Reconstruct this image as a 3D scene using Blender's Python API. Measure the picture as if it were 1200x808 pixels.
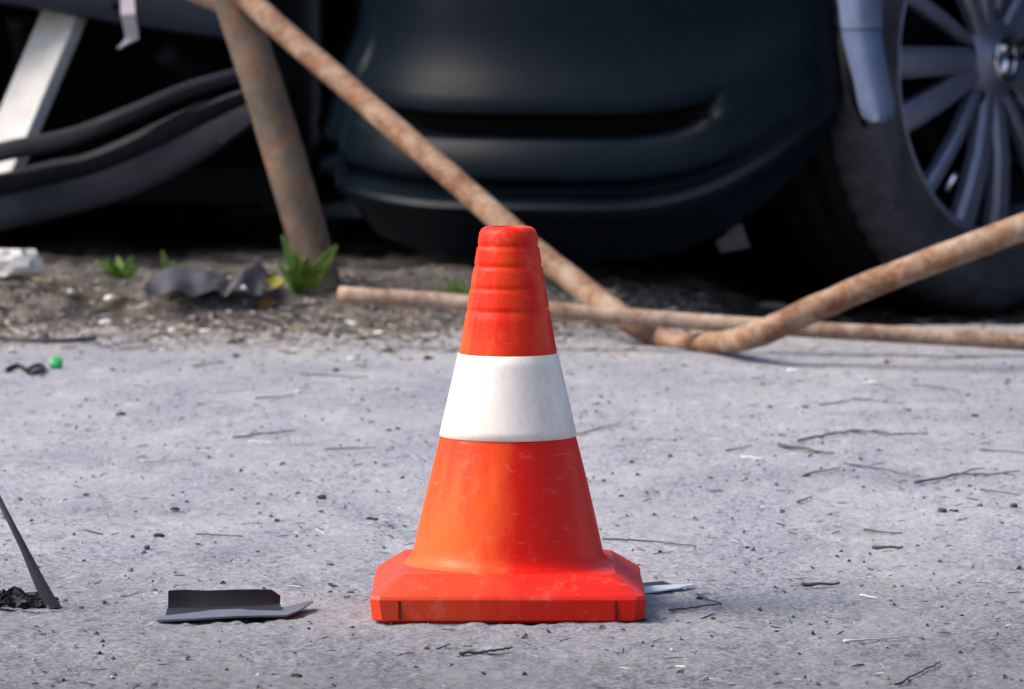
import bpy, bmesh, math, random
import numpy as np
from mathutils import Vector, Matrix, noise as mnoise
R = math.radians
random.seed(7)
scene = bpy.context.scene
for o in list(bpy.data.objects): bpy.data.objects.remove(o)
COL = scene.collection

# ------------------------------------------------------------------ camera, sky, sun, exposure
H = 0.573                      # camera height, metres
FPX = 6500.0                   # focal length in photo pixels (1200 wide)
PITCH = math.atan(511 / FPX)
cam_d = bpy.data.cameras.new('camera')
cam = bpy.data.objects.new('camera', cam_d); COL.objects.link(cam)
cam.location = (0, 0, H)
cam.rotation_euler = (R(90) - PITCH, 0, 0)
cam_d.sensor_width = 36.0
cam_d.lens = FPX * 36.0 / 1200
cam_d.clip_start = 0.05; cam_d.clip_end = 3000
cam_d.dof.use_dof = True
cam_d.dof.focus_distance = 4.46
cam_d.dof.aperture_fstop = 18
scene.camera = cam

# direction the light comes FROM: high, left and slightly beyond the cone
sun_from = Vector((-0.84, -0.05, 0.86)).normalized()
world = bpy.data.worlds.new('World'); scene.world = world; world.use_nodes = True
wn = world.node_tree.nodes; wl = world.node_tree.links
sky = wn.new('ShaderNodeTexSky'); sky.sky_type = 'NISHITA'; sky.sun_disc = False
sky.sun_elevation = math.asin(sun_from.z)
sky.sun_rotation = math.atan2(sun_from.x, sun_from.y)
sky.air_density = 1.0; sky.dust_density = 3.0; sky.ozone_density = 1.0
bg = wn['Background']; bg.inputs['Strength'].default_value = 0.07
wl.new(sky.outputs['Color'], bg.inputs['Color'])
sl = bpy.data.lights.new('sun', 'SUN'); sl.energy = 1.5; sl.angle = R(36); sl.color = (1.0, 0.92, 0.85)
sun = bpy.data.objects.new('sun', sl); COL.objects.link(sun)
sun.location = (-4, -2, 6)
sun.rotation_euler = (-sun_from).to_track_quat('-Z', 'Y').to_euler()
vs = scene.view_settings
vs.view_transform = 'Standard'; vs.look = 'None'; vs.exposure = 1.9; vs.gamma = 1.0
vs.use_curve_mapping = False
scene.render.engine = 'CYCLES'

# ------------------------------------------------------------------ picture <-> place helpers
CP, SP = math.cos(PITCH), math.sin(PITCH)
def ray(px, py):
    u = (px - 600) / FPX; v = (404 - py) / FPX
    return Vector((u, CP + v * SP, v * CP - SP))
def P(px, py, d):
    r = ray(px, py); t = d / r.y
    return Vector((r.x * t, d, H + r.z * t))
def G(px, py, z=0.0):
    r = ray(px, py); t = (z - H) / r.z
    return Vector((r.x * t, r.y * t, z))

# ------------------------------------------------------------------ numpy noise
LAT = {}
def vnoise(x, y, cell, seed):
    N = 512
    if seed not in LAT: LAT[seed] = np.random.RandomState(seed).rand(N, N)
    lat = LAT[seed]
    gx = x / cell; gy = y / cell
    ix = np.floor(gx).astype(int); iy = np.floor(gy).astype(int)
    fx = gx - ix; fy = gy - iy
    fx = fx * fx * (3 - 2 * fx); fy = fy * fy * (3 - 2 * fy)
    a = lat[ix % N, iy % N]; b = lat[(ix + 1) % N, iy % N]
    c = lat[ix % N, (iy + 1) % N]; d = lat[(ix + 1) % N, (iy + 1) % N]
    return (a * (1 - fx) + b * fx) * (1 - fy) + (c * (1 - fx) + d * fx) * fy - 0.5
def sstep(a, b, t):
    t = np.clip((t - a) / (b - a), 0, 1); return t * t * (3 - 2 * t)

# ------------------------------------------------------------------ object helpers
ORG = {}
def tag(o, label=None, cat=None, group=None, kind=None):
    if label: o['label'] = label
    if cat: o['category'] = cat
    if group: o['group'] = group
    if kind: o['kind'] = kind
    return o
def thing(name, label, cat, loc=(0, 0, 0), group=None):
    o = bpy.data.objects.new(name, None); COL.objects.link(o)
    o.location = loc; o.empty_display_size = 0.05
    ORG[o] = Vector(loc)
    return tag(o, label, cat, group)
def mk(name, verts, faces, mat, parent=None, smooth=False, origin=None):
    """one mesh object from world-space vertices"""
    pl = ORG[parent] if parent else Vector((0, 0, 0))
    if origin is None:
        origin = pl if parent else sum((Vector(v) for v in verts), Vector()) / max(1, len(verts))
    origin = Vector(origin)
    me = bpy.data.meshes.new(name)
    me.from_pydata([tuple(Vector(v) - origin) for v in verts], [], faces)
    me.validate()
    bm = bmesh.new(); bm.from_mesh(me)
    bmesh.ops.recalc_face_normals(bm, faces=bm.faces)
    bm.to_mesh(me); bm.free()
    if smooth:
        for p in me.polygons: p.use_smooth = True
    me.materials.append(mat)
    o = bpy.data.objects.new(name, me); COL.objects.link(o)
    ORG[o] = origin
    if parent: o.parent = parent
    o.location = origin - pl
    return o
def smooth_angle(o, a=35):
    me = o.data
    for p in me.polygons: p.use_smooth = True
    bm = bmesh.new(); bm.from_mesh(me)
    for e in bm.edges:
        e.smooth = not (len(e.link_faces) == 2 and e.calc_face_angle(0) > R(a))
    bm.to_mesh(me); bm.free()
    return o
def bevel(o, w, seg=2, ang=30):
    m = o.modifiers.new('bevel', 'BEVEL'); m.width = w; m.segments = seg
    m.limit_method = 'ANGLE'; m.angle_limit = R(ang)
    return o
def catmull(pts, n):
    pts = [Vector(p) for p in pts]
    ext = [pts[0] * 2 - pts[1]] + pts + [pts[-1] * 2 - pts[-2]]
    out = []
    for i in range(1, len(ext) - 2):
        p0, p1, p2, p3 = ext[i - 1:i + 3]
        for k in range(n):
            t = k / n
            out.append(0.5 * ((2 * p1) + (p2 - p0) * t + (2 * p0 - 5 * p1 + 4 * p2 - p3) * t * t + (3 * p1 - p0 - 3 * p2 + p3) * t ** 3))
    out.append(pts[-1])
    return out
def tube_geo(path, rad, segs=10, jit=0.0, hollow=0.0, flat=None):
    """swept tube; rad float or list; hollow = wall thickness (open end shows the bore)"""
    n = len(path); V = []; F = []
    up = Vector((0, 0, 1))
    for i, p in enumerate(path):
        t = (path[min(i + 1, n - 1)] - path[max(i - 1, 0)]).normalized()
        a = t.cross(up)
        if a.length < 1e-3: a = t.cross(Vector((0, 1, 0)))
        a.normalize(); b = a.cross(t).normalized()
        r = rad[i] if isinstance(rad, (list, tuple)) else rad
        for k in range(segs):
            th = 2 * math.pi * k / segs
            q = r * (1 + jit * mnoise.noise(Vector((i * 0.35, math.cos(th) * 1.3, math.sin(th) * 1.3 + p.x * 3))))
            fz = flat[i] if flat else 1.0
            V.append(p + a * math.cos(th) * q + b * math.sin(th) * q * fz)
    for i in range(n - 1):
        for k in range(segs):
            k2 = (k + 1) % segs
            F.append((i * segs + k, i * segs + k2, (i + 1) * segs + k2, (i + 1) * segs + k))
    for end, i, s in ((0, 0, 1), (1, n - 1, -1)):
        if hollow:
            c = path[i]; d = (path[i + s] - path[i]).normalized()
            base = len(V)
            for k in range(segs): V.append(c + (V[i * segs + k] - c) * (1 - hollow))
            for k in range(segs): V.append(c + (V[i * segs + k] - c) * (1 - hollow) + d * 0.05)
            for k in range(segs):
                k2 = (k + 1) % segs
                F.append((i * segs + k, i * segs + k2, base + k2, base + k))
                F.append((base + k, base + k2, base + segs + k2, base + segs + k))
            F.append(tuple(base + segs + k for k in range(segs)))
        else:
            F.append(tuple(i * segs + k for k in range(segs)))
    return V, F
def box_geo(c, ax, ay, az, sx, sy, sz):
    V = []
    for i in (-1, 1):
        for j in (-1, 1):
            for k in (-1, 1):
                V.append(Vector(c) + ax * (i * sx / 2) + ay * (j * sy / 2) + az * (k * sz / 2))
    F = [(0, 1, 3, 2), (4, 6, 7, 5), (0, 4, 5, 1), (2, 3, 7, 6), (0, 2, 6, 4), (1, 5, 7, 3)]
    return V, F
X, Y, Z = Vector((1, 0, 0)), Vector((0, 1, 0)), Vector((0, 0, 1))
def join(geos):
    V, F = [], []
    for v, f in geos:
        n = len(V); V += list(v); F += [tuple(i + n for i in q) for q in f]
    return V, F
def sheet_geo(rows, thick, nrm=None):
    """thick sheet from a grid of points (rows of equal length)"""
    m, n = len(rows), len(rows[0]); V = [Vector(p) for r in rows for p in r]; F = []
    N = []
    for i in range(m):
        for j in range(n):
            du = rows[min(i + 1, m - 1)][j] - rows[max(i - 1, 0)][j]
            dv = rows[i][min(j + 1, n - 1)] - rows[i][max(j - 1, 0)]
            q = du.cross(dv); N.append(q.normalized() if q.length > 1e-12 else Z.copy())
    B = len(V); V += [V[i] + N[i] * thick for i in range(B)]
    for i in range(m - 1):
        for j in range(n - 1):
            a, b, c, d = i * n + j, i * n + j + 1, (i + 1) * n + j + 1, (i + 1) * n + j
            F.append((a, b, c, d)); F.append((B + d, B + c, B + b, B + a))
    ring = [j for j in range(n)] + [i * n + n - 1 for i in range(1, m)] + [(m - 1) * n + j for j in range(n - 2, -1, -1)] + [i * n for i in range(m - 2, 0, -1)]
    for k in range(len(ring)):
        a, b = ring[k], ring[(k + 1) % len(ring)]
        F.append((b, a, B + a, B + b))
    return V, F
def lathe_geo(prof, c, axis_fn, segs, closed=False):
    """axis_fn(r, h, th) -> world point"""
    V, F = [], []; n = len(prof)
    for k in range(segs):
        th = 2 * math.pi * k / segs
        for r, h in prof: V.append(axis_fn(r, h, th))
    for k in range(segs):
        k2 = (k + 1) % segs
        for i in range(n if closed else n - 1):
            i2 = (i + 1) % n
            F.append((k * n + i, k2 * n + i, k2 * n + i2, k * n + i2))
    return V, F

# ------------------------------------------------------------------ materials
class NT:
    def __init__(s, name):
        s.m = bpy.data.materials.new(name); s.m.use_nodes = True
        s.t = s.m.node_tree; s.b = s.t.nodes['Principled BSDF']; s.L = s.t.links
        s.co = s.t.nodes.new('ShaderNodeTexCoord'); s.obj = s.co.outputs['Object']
        s.geo = s.t.nodes.new('ShaderNodeNewGeometry')
    def n(s, kind, **kw):
        q = s.t.nodes.new(kind)
        for k, v in kw.items(): setattr(q, k, v)
        return q
    def noise(s, scale, detail=4, rough=0.6, vec=None, dist=0.0):
        q = s.n('ShaderNodeTexNoise'); q.inputs['Scale'].default_value = scale
        q.inputs['Detail'].default_value = detail; q.inputs['Roughness'].default_value = rough
        q.inputs['Distortion'].default_value = dist
        s.L.new(vec or s.geo.outputs['Position'], q.inputs['Vector']); return q.outputs['Fac']
    def voro(s, scale, feature='F1', vec=None):
        q = s.n('ShaderNodeTexVoronoi', feature=feature); q.inputs['Scale'].default_value = scale
        s.L.new(vec or s.geo.outputs['Position'], q.inputs['Vector']); return q.outputs['Distance']
    def scaled(s, sx, sy, sz, off=(0, 0, 0)):
        q = s.n('ShaderNodeMapping'); q.inputs['Scale'].default_value = (sx, sy, sz); q.inputs['Location'].default_value = off
        s.L.new(s.geo.outputs['Position'], q.inputs['Vector']); return q.outputs['Vector']
    def ramp(s, fac, stops, interp='LINEAR'):
        q = s.n('ShaderNodeValToRGB'); q.color_ramp.interpolation = interp
        e = q.color_ramp.elements
        while len(e) < len(stops): e.new(0.5)
        for k, (p, c) in enumerate(stops):
            e[k].position = p
            e[k].color = (c, c, c, 1) if isinstance(c, (int, float)) else (*c, 1)
        s.L.new(fac, q.inputs['Fac']); return q.outputs['Color']
    def mix(s, fac, a, b, mode='MIX'):
        q = s.n('ShaderNodeMix', data_type='RGBA', blend_type=mode)
        for sock, v in ((q.inputs[0], fac), (q.inputs[6], a), (q.inputs[7], b)):
            if isinstance(v, bpy.types.NodeSocket): s.L.new(v, sock)
            elif isinstance(v, (int, float)): sock.default_value = v
            else: sock.default_value = (*v, 1)
        return q.outputs[2]
    def math(s, op, a, b=0.0):
        q = s.n('ShaderNodeMath', operation=op)
        for sock, v in ((q.inputs[0], a), (q.inputs[1], b)):
            if isinstance(v, bpy.types.NodeSocket): s.L.new(v, sock)
            else: sock.default_value = v
        return q.outputs[0]
    def set(s, color=None, rough=None, spec=None, metal=None, bump=None, bstr=0.3, bdist=0.002, coat=None):
        for sock, v in (('Base Color', color), ('Roughness', rough), ('Specular IOR Level', spec), ('Metallic', metal), ('Coat Weight', coat)):
            if v is None: continue
            i = s.b.inputs[sock]
            if isinstance(v, bpy.types.NodeSocket): s.L.new(v, i)
            elif isinstance(v, (int, float)): i.default_value = v
            else: i.default_value = (*v, 1)
        if bump is not None:
            q = s.n('ShaderNodeBump'); q.inputs['Strength'].default_value = bstr; q.inputs['Distance'].default_value = bdist
            s.L.new(bump, q.inputs['Height']); s.L.new(q.outputs['Normal'], s.b.inputs['Normal'])
        return s.m
    def island(s): return s.geo.outputs['Random Per Island']
    def updot(s):
        q = s.n('ShaderNodeSeparateXYZ'); s.L.new(s.geo.outputs['Normal'], q.inputs[0]); return q.outputs['Z']

def m_asphalt():
    n = NT('asphalt')
    base = n.ramp(n.noise(2.2, 5, 0.65), [(0.3, (0.185, 0.190, 0.226)), (0.7, (0.270, 0.272, 0.302))])
    grain = n.ramp(n.voro(210), [(0.0, 1.28), (0.4, 1.0), (0.75, 0.58)])
    c = n.mix(1.0, base, grain, 'MULTIPLY')
    fine = n.ramp(n.noise(420, 3, 0.7), [(0.3, 0.58), (0.5, 1.0), (0.72, 1.38)])
    c = n.mix(1.0, c, fine, 'MULTIPLY')
    patch = n.ramp(n.noise(1.0, 6, 0.7, n.scaled(7, 3.0, 1)), [(0.42, 0.0), (0.62, 1.0)])
    c = n.mix(n.math('MULTIPLY', patch, 0.5), c, (0.31, 0.30, 0.295))
    stain = n.ramp(n.noise(11, 7, 0.8), [(0.54, 0.0), (0.72, 1.0)])
    c = n.mix(n.math('MULTIPLY', stain, 0.55), c, (0.085, 0.083, 0.09))
    speck = n.ramp(n.noise(95, 2, 0.5), [(0.66, 0.0), (0.71, 1.0)])
    c = n.mix(n.math('MULTIPLY', speck, 0.75), c, (0.05, 0.05, 0.055))
    pale = n.ramp(n.noise(120, 2, 0.5, n.scaled(1, 0.9, 1.3)), [(0.72, 0.0), (0.75, 1.0)])
    c = n.mix(n.math('MULTIPLY', pale, 0.6), c, (0.42, 0.41, 0.40))
    sep = n.n('ShaderNodeSeparateXYZ'); n.L.new(n.geo.outputs['Position'], sep.inputs[0])
    bare = n.ramp(n.math('ADD', n.math('MULTIPLY', n.math('SUBTRACT', sep.outputs['Y'], 4.1), 0.7), n.math('MULTIPLY', n.noise(3.5, 6, 0.7), 0.6)), [(0.24, 0.50), (0.95, 1.04)])
    c = n.mix(1.0, c, bare, 'MULTIPLY')      # darkens towards the near end, broken up by noise
    far = n.ramp(n.math('ADD', n.math('MULTIPLY', n.math('SUBTRACT', sep.outputs['Y'], 6.9), 0.9), n.math('MULTIPLY', n.noise(9, 6, 0.75), 0.7)), [(0.42, 0.0), (0.95, 1.0)])
    c = n.mix(n.math('MULTIPLY', far, 0.75), c, n.ramp(n.noise(60, 6, 0.8), [(0.3, (0.09, 0.08, 0.07)), (0.5, (0.22, 0.20, 0.18)), (0.7, (0.36, 0.34, 0.32))]))
    return n.set(c, 0.82, 0.3, bump=n.noise(520, 3, 0.6), bstr=0.6, bdist=0.0014)
def m_soil():
    n = NT('soil')
    c = n.ramp(n.noise(22, 8, 0.75), [(0.3, (0.038, 0.032, 0.028)), (0.5, (0.095, 0.083, 0.074)), (0.7, (0.22, 0.20, 0.18))])
    c = n.mix(0.7, c, n.ramp(n.noise(160, 4, 0.7), [(0.3, 0.45), (0.7, 1.4)]), 'MULTIPLY')
    return n.set(c, 0.95, 0.15, bump=n.noise(130, 5, 0.7), bstr=0.8, bdist=0.006)
def m_cone(name, red, orange_tint, amt, spec=0.16):
    n = NT(name)
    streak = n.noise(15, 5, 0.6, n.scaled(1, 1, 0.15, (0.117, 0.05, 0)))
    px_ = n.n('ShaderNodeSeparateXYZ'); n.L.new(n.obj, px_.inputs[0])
    f = n.ramp(n.math('SUBTRACT', streak, n.math('MULTIPLY', px_.outputs['X'], 3.4)), [(0.46, 0.0), (0.66, 1.0)])   # more orange towards the left side
    c = n.mix(n.math('MULTIPLY', f, amt), red, orange_tint)
    blot = n.ramp(n.noise(48, 5, 0.75), [(0.56, 0.0), (0.75, 1.0)])
    c = n.mix(n.math('MULTIPLY', blot, 0.30), c, (0.74, 0.22, 0.14))
    scr = n.ramp(n.noise(1.0, 3, 0.6, n.scaled(40, 40, 420)), [(0.66, 0.0), (0.74, 1.0)])
    c = n.mix(n.math('MULTIPLY', scr, 0.22), c, (0.80, 0.36, 0.28))
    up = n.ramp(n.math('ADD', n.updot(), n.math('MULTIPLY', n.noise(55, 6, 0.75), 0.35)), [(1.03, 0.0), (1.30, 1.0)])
    c = n.mix(n.math('MULTIPLY', up, 0.60), c, (0.80, 0.42, 0.37))  # sky sheen painted as pale pink on upward-facing plastic
    dirt = n.ramp(n.noise(70, 8, 0.85), [(0.56, 0.0), (0.72, 1.0)])
    c = n.mix(n.math('MULTIPLY', dirt, 0.6), c, (0.16, 0.05, 0.035))
    return n.set(c, n.ramp(n.noise(30, 4), [(0.3, 0.34), (0.7, 0.55)]), spec, bump=n.noise(90, 6, 0.7), bstr=0.18, bdist=0.0015)
def m_conewhite():
    n = NT('worn white band')
    f = n.ramp(n.noise(17, 7, 0.78, n.scaled(1, 1, 0.5, (0.03, 0, 0.02))), [(0.40, 0.0), (0.68, 1.0)])
    c = n.mix(n.math('MULTIPLY', f, 0.85), (0.74, 0.665, 0.605), (0.55, 0.41, 0.34))
    s = n.ramp(n.noise(150, 5, 0.8), [(0.60, 0.0), (0.75, 1.0)])
    c = n.mix(n.math('MULTIPLY', s, 0.35), c, (0.35, 0.25, 0.22))
    return n.set(c, 0.5, 0.4, bump=n.noise(120, 5), bstr=0.12, bdist=0.001)
def m_rust(name, paint, amount):
    n = NT(name)
    rc = n.ramp(n.noise(95, 8, 0.82), [(0.3, (0.060, 0.027, 0.016)), (0.5, (0.17, 0.075, 0.038)), (0.68, (0.28, 0.145, 0.072)), (0.85, (0.38, 0.27, 0.19))])
    f = n.ramp(n.noise(24, 9, 0.78, None, 0.4), [(amount - 0.10, 1.0), (amount + 0.10, 0.0)])
    pc = n.mix(0.6, paint, n.ramp(n.noise(60, 5, 0.7), [(0.3, 0.6), (0.7, 1.15)]), 'MULTIPLY')
    c = n.mix(f, pc, rc)
    c = n.mix(0.85, c, n.ramp(n.noise(11, 7, 0.8), [(0.32, 0.45), (0.5, 0.95), (0.68, 1.35)]), 'MULTIPLY')
    d = n.ramp(n.noise(180, 4, 0.7), [(0.62, 0.0), (0.72, 1.0)])
    c = n.mix(n.math('MULTIPLY', d, 0.55), c, (0.05, 0.03, 0.02))
    return n.set(c, 0.8, 0.3, bump=n.noise(140, 6, 0.75), bstr=0.5, bdist=0.0015)
def m_plain(name, col, rough=0.6, spec=0.4, metal=0.0, var=0.35, scale=40, dust=0.0, dustcol=(0.16, 0.15, 0.15), bs=0.1):
    n = NT(name)
    c = n.mix(var, col, n.ramp(n.noise(scale, 6, 0.7), [(0.3, 0.45), (0.7, 1.5)]), 'MULTIPLY')
    if dust:
        f = n.ramp(n.noise(9, 7, 0.75), [(0.35, 0.15), (0.75, 1.0)])
        c = n.mix(n.math('MULTIPLY', f, dust), c, dustcol)
        sp = n.ramp(n.noise(110, 3, 0.6), [(0.68, 0.0), (0.73, 1.0)])
        c = n.mix(n.math('MULTIPLY', sp, min(1, dust * 1.6)), c, dustcol)
    return n.set(c, rough, spec, metal, bump=n.noise(scale * 3, 5, 0.7), bstr=bs, bdist=0.001)
def m_island(name, cols, rough=0.85):
    n = NT(name)
    c = n.ramp(n.island(), [(i / len(cols), q) for i, q in enumerate(cols)], 'CONSTANT')
    c = n.mix(0.5, c, n.ramp(n.noise(260, 4, 0.7), [(0.3, 0.55), (0.7, 1.3)]), 'MULTIPLY')
    return n.set(c, rough, 0.25)
def m_leaf():
    n = NT('leaf green')
    c = n.ramp(n.noise(60, 4), [(0.3, (0.050, 0.110, 0.014)), (0.7, (0.17, 0.26, 0.040))])
    n.b.inputs['Subsurface Weight'].default_value = 0.0
    return n.set(c, 0.5, 0.4, bump=n.noise(220, 3), bstr=0.3, bdist=0.001)
M = dict(
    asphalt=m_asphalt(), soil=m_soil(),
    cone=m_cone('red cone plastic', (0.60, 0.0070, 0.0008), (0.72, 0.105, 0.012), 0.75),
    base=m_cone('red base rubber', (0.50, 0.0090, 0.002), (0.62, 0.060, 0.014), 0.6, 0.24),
    white=m_conewhite(), slot=m_plain('grimy red rubber', (0.09, 0.010, 0.007), 0.8, 0.1, 0, 0.6, 200),
    rust_pipe=m_rust('rusty painted pipe', (0.29, 0.215, 0.155), 0.53),
    rust_post=m_rust('grimy post', (0.115, 0.092, 0.070), 0.45),
    rust_rod=m_rust('pale rusty rod', (0.34, 0.26, 0.20), 0.48),
    navy=m_plain('dusty navy paint', (0.0007, 0.0032, 0.0066), 0.42, 0.07, 0, 0.5, 25, 0.10, (0.014, 0.026, 0.034), 0.05),
    black=m_plain('black void plastic', (0.004, 0.004, 0.005), 0.8, 0.1, 0, 0.3),
    trim=m_plain('blue grey primer', (0.085, 0.115, 0.20), 0.5, 0.4, 0, 0.3, 30, 0.2, (0.16, 0.17, 0.22)),
    greyplast=m_plain('charcoal bumper plastic', (0.009, 0.010, 0.014), 0.65, 0.18, 0, 0.5, 22, 0.5, (0.030, 0.030, 0.037), 0.2),
    panel=m_plain('slate blue panel', (0.018, 0.023, 0.036), 0.5, 0.3, 0, 0.4, 20, 0.2, (0.04, 0.042, 0.05)),
    tyre=m_plain('dusty tyre rubber', (0.014, 0.014, 0.018), 0.8, 0.15, 0, 0.4, 35, 0.6, (0.125, 0.118, 0.135), 0.25),
    tread=m_plain('shade-painted tread rubber', (0.006, 0.006, 0.007), 0.85, 0.1, 0, 0.4, 35),  # tyre rubber darkened to put shadow on the tread
    alloy=m_plain('dull alloy', (0.17, 0.185, 0.26), 0.36, 0.5, 0.5, 0.3, 45, 0.2, (0.12, 0.12, 0.15)),
    darkmetal=m_plain('dark steel', (0.012, 0.012, 0.014), 0.6, 0.3, 0.3, 0.4),
    chrome=m_plain('chrome', (0.75, 0.76, 0.80), 0.2, 0.5, 1.0, 0.15),
    towmetal=m_plain('grimy bare metal', (0.10, 0.09, 0.10), 0.6, 0.3, 0.2, 0.5, 60),
    bracket=m_plain('bare metal bracket', (0.26, 0.23, 0.25), 0.5, 0.4, 0.3, 0.4, 60),
    plank=m_plain('white painted board', (0.54, 0.52, 0.49), 0.7, 0.3, 0, 0.35, 30, 0.35, (0.36, 0.33, 0.29)),
    blackpl=m_plain('black trim plastic', (0.004, 0.004, 0.005), 0.55, 0.25, 0, 0.4, 60, 0.10, (0.05, 0.05, 0.055)),
    flange=m_plain('light-painted grey plastic', (0.075, 0.080, 0.098), 0.5, 0.4, 0, 0.5, 50, 0.3, (0.16, 0.16, 0.18), 0.2),  # trim plastic made paler to paint in the flange's lit top
    paleplast=m_plain('pale blue plastic', (0.40, 0.44, 0.50), 0.5, 0.4, 0, 0.3, 80),
    green=m_plain('green cap plastic', (0.012, 0.28, 0.075), 0.45, 0.5, 0, 0.3, 80),
    twig=m_plain('dry twig', (0.075, 0.066, 0.063), 0.9, 0.2, 0, 0.6, 120),
    straw=m_plain('pale straw', (0.50, 0.47, 0.42), 0.85, 0.2, 0, 0.4, 120),
    chip=m_plain('dark grit', (0.045, 0.042, 0.045), 0.85, 0.2, 0, 0.6, 90),
    stone=m_plain('pale rubble', (0.46, 0.44, 0.42), 0.9, 0.2, 0, 0.5, 50, bs=0.4),
    paper=m_plain('white scrap', (0.58, 0.565, 0.55), 0.8, 0.2, 0, 0.4, 70),
    rag=m_plain('grey torn sheet', (0.038, 0.037, 0.046), 0.7, 0.3, 0, 0.5, 45, 0.25, (0.09, 0.085, 0.095), 0.3),
    leaf=m_leaf(),
    yleaf=m_plain('yellow leaf', (0.34, 0.31, 0.06), 0.6, 0.3, 0, 0.4, 80),
    drygrass=m_plain('dry grass', (0.20, 0.16, 0.11), 0.9, 0.2, 0, 0.5, 120),
    brownleaf=m_plain('brown leaf', (0.20, 0.095, 0.035), 0.8, 0.2, 0, 0.5, 120),
    litter=m_island('litter bits', [(0.045, 0.036, 0.031), (0.10, 0.08, 0.066), (0.20, 0.17, 0.145), (0.09, 0.075, 0.065), (0.40, 0.37, 0.34), (0.17, 0.14, 0.115), (0.032, 0.03, 0.032), (0.19, 0.135, 0.09)]),
    gravel=m_island('grit bits', [(0.05, 0.05, 0.055), (0.04, 0.04, 0.045), (0.20, 0.195, 0.20), (0.035, 0.034, 0.036), (0.33, 0.31, 0.30), (0.08, 0.075, 0.075), (0.17, 0.13, 0.11)]),
)

# ------------------------------------------------------------------ the ground
def dip(x, y):      # roadside rut where the car wheel stands
    return -0.030 * sstep(7.55, 8.05, y) * sstep(0.15, 0.5, x) - 0.02 * sstep(7.9, 8.3, y)
def ground_z(x, y):
    return dip(x, y) + 0.004 * vnoise(x, y, 0.23, 3) + 0.0018 * vnoise(x, y, 0.06, 4)
def grade(a, b, step, far):
    mid = np.arange(a, b, step); g = [step * 4]; s = step * 4
    while g[-1] < far:
        s *= 1.9; g.append(g[-1] + s)
    g = np.array(g)
    return np.concatenate([(a - g)[::-1], mid, b + g])
gx = grade(-0.80, 1.02, 0.0032, 900); gy = grade(3.92, 8.35, 0.0050, 900)
XX, YY = np.meshgrid(gx, gy, indexing='ij')
inside = ((XX > -2) & (XX < 2.2) & (YY > 2.5) & (YY < 9.8)).astype(float)
ZZ = dip(XX, YY) * ((YY < 30) & (np.abs(XX) < 30)) + inside * (0.004 * vnoise(XX, YY, 0.23, 3) + 0.0018 * vnoise(XX, YY, 0.06, 4)
     + 0.0012 * vnoise(XX, YY, 0.017, 5) + (0.0038 * np.maximum(0, vnoise(XX, YY, 0.0082, 6)) + 0.0015 * vnoise(XX, YY, 0.0055, 8)) * (0.45 + 0.55 * (1 - sstep(4.3, 5.6, YY + 0.8 * vnoise(XX, YY, 0.4, 12)))))
# shallow worn pits
pit = sstep(0.22, 0.42, vnoise(XX, YY, 0.035, 9) + 0.25 * vnoise(XX, YY, 0.011, 10))
ZZ = ZZ - inside * 0.0020 * pit
nxg, nyg = XX.shape
co = np.stack([XX, YY, ZZ], -1).reshape(-1, 3)
idx = np.arange(nxg * nyg).reshape(nxg, nyg)
quads = np.stack([idx[:-1, :-1], idx[1:, :-1], idx[1:, 1:], idx[:-1, 1:]], -1).reshape(-1, 4)
def np_mesh(name, co, quads, mat, smooth=True):
    me = bpy.data.meshes.new(name)
    me.vertices.add(len(co)); me.vertices.foreach_set('co', co.astype(np.float32).ravel())
    me.loops.add(quads.size); me.loops.foreach_set('vertex_index', quads.astype(np.int32).ravel())
    me.polygons.add(len(quads)); me.polygons.foreach_set('loop_start', np.arange(0, quads.size, 4, dtype=np.int32))
    me.polygons.foreach_set('use_smooth', np.full(len(quads), smooth))
    me.update(calc_edges=True); me.validate()
    me.materials.append(mat)
    o = bpy.data.objects.new(name, me); COL.objects.link(o); return o
ground = tag(np_mesh('ground', co, quads, M['asphalt']), 'rough pale grey asphalt with grit and small pits', kind='structure')

# soil verge beyond the asphalt
def soil_edge(x):
    return 7.57 + 0.06 * sstep(-0.2, 0.1, x) + 0.62 * sstep(0.12, 0.50, x) + 0.12 * vnoise(x, x * 0 + 3.3, 0.11, 21) + 0.05 * vnoise(x, x * 0 + 1.3, 0.03, 22)
def soil_z(x, y):
    e = soil_edge(x)
    hgt = 0.046 - 0.026 * sstep(-0.1, 0.3, x) - 0.045 * sstep(0.25, 0.55, x)
    z = -0.028 * sstep(0.1, 0.5, x) - 0.012 + (hgt + 0.012) * sstep(0, 0.34, y - e)
    return z + sstep(-0.05, 0.15, y - e) * (0.020 * vnoise(x, y, 0.09, 23) + 0.011 * vnoise(x, y, 0.03, 24) + 0.006 * vnoise(x, y, 0.011, 25))
sx = np.concatenate([np.linspace(-4, -0.95, 30)[:-1], np.arange(-0.95, 1.25, 0.0075), np.linspace(1.25, 6, 40)])
sy = np.concatenate([np.arange(7.30, 8.35, 0.0075), np.linspace(8.35, 12.5, 60)])
SX, SY = np.meshgrid(sx, sy, indexing='ij')
SZ = soil_z(SX, SY)
si = np.arange(SX.size).reshape(SX.shape)
sq = np.stack([si[:-1, :-1], si[1:, :-1], si[1:, 1:], si[:-1, 1:]], -1).reshape(-1, 4)
tag(np_mesh('soil_verge', np.stack([SX, SY, SZ], -1).reshape(-1, 3), sq, M['soil']), 'strip of brown soil along the asphalt edge', kind='structure')
def top_z(x, y):
    a = np.array([x]); b = np.array([y])
    return max(float(ground_z(a, b)[0]), float(soil_z(a, b)[0]))
def GT(px, py):
    r = ray(px, py); t = np.arange(3.6, 10.5, 0.004) / r.y
    x = r.x * t; y = r.y * t; z = H + r.z * t
    hit = np.maximum(ground_z(x, y), soil_z(x, y)) >= z
    k = int(np.argmax(hit)) if hit.any() else len(t) - 1
    return Vector((x[k], y[k], z[k]))

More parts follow.
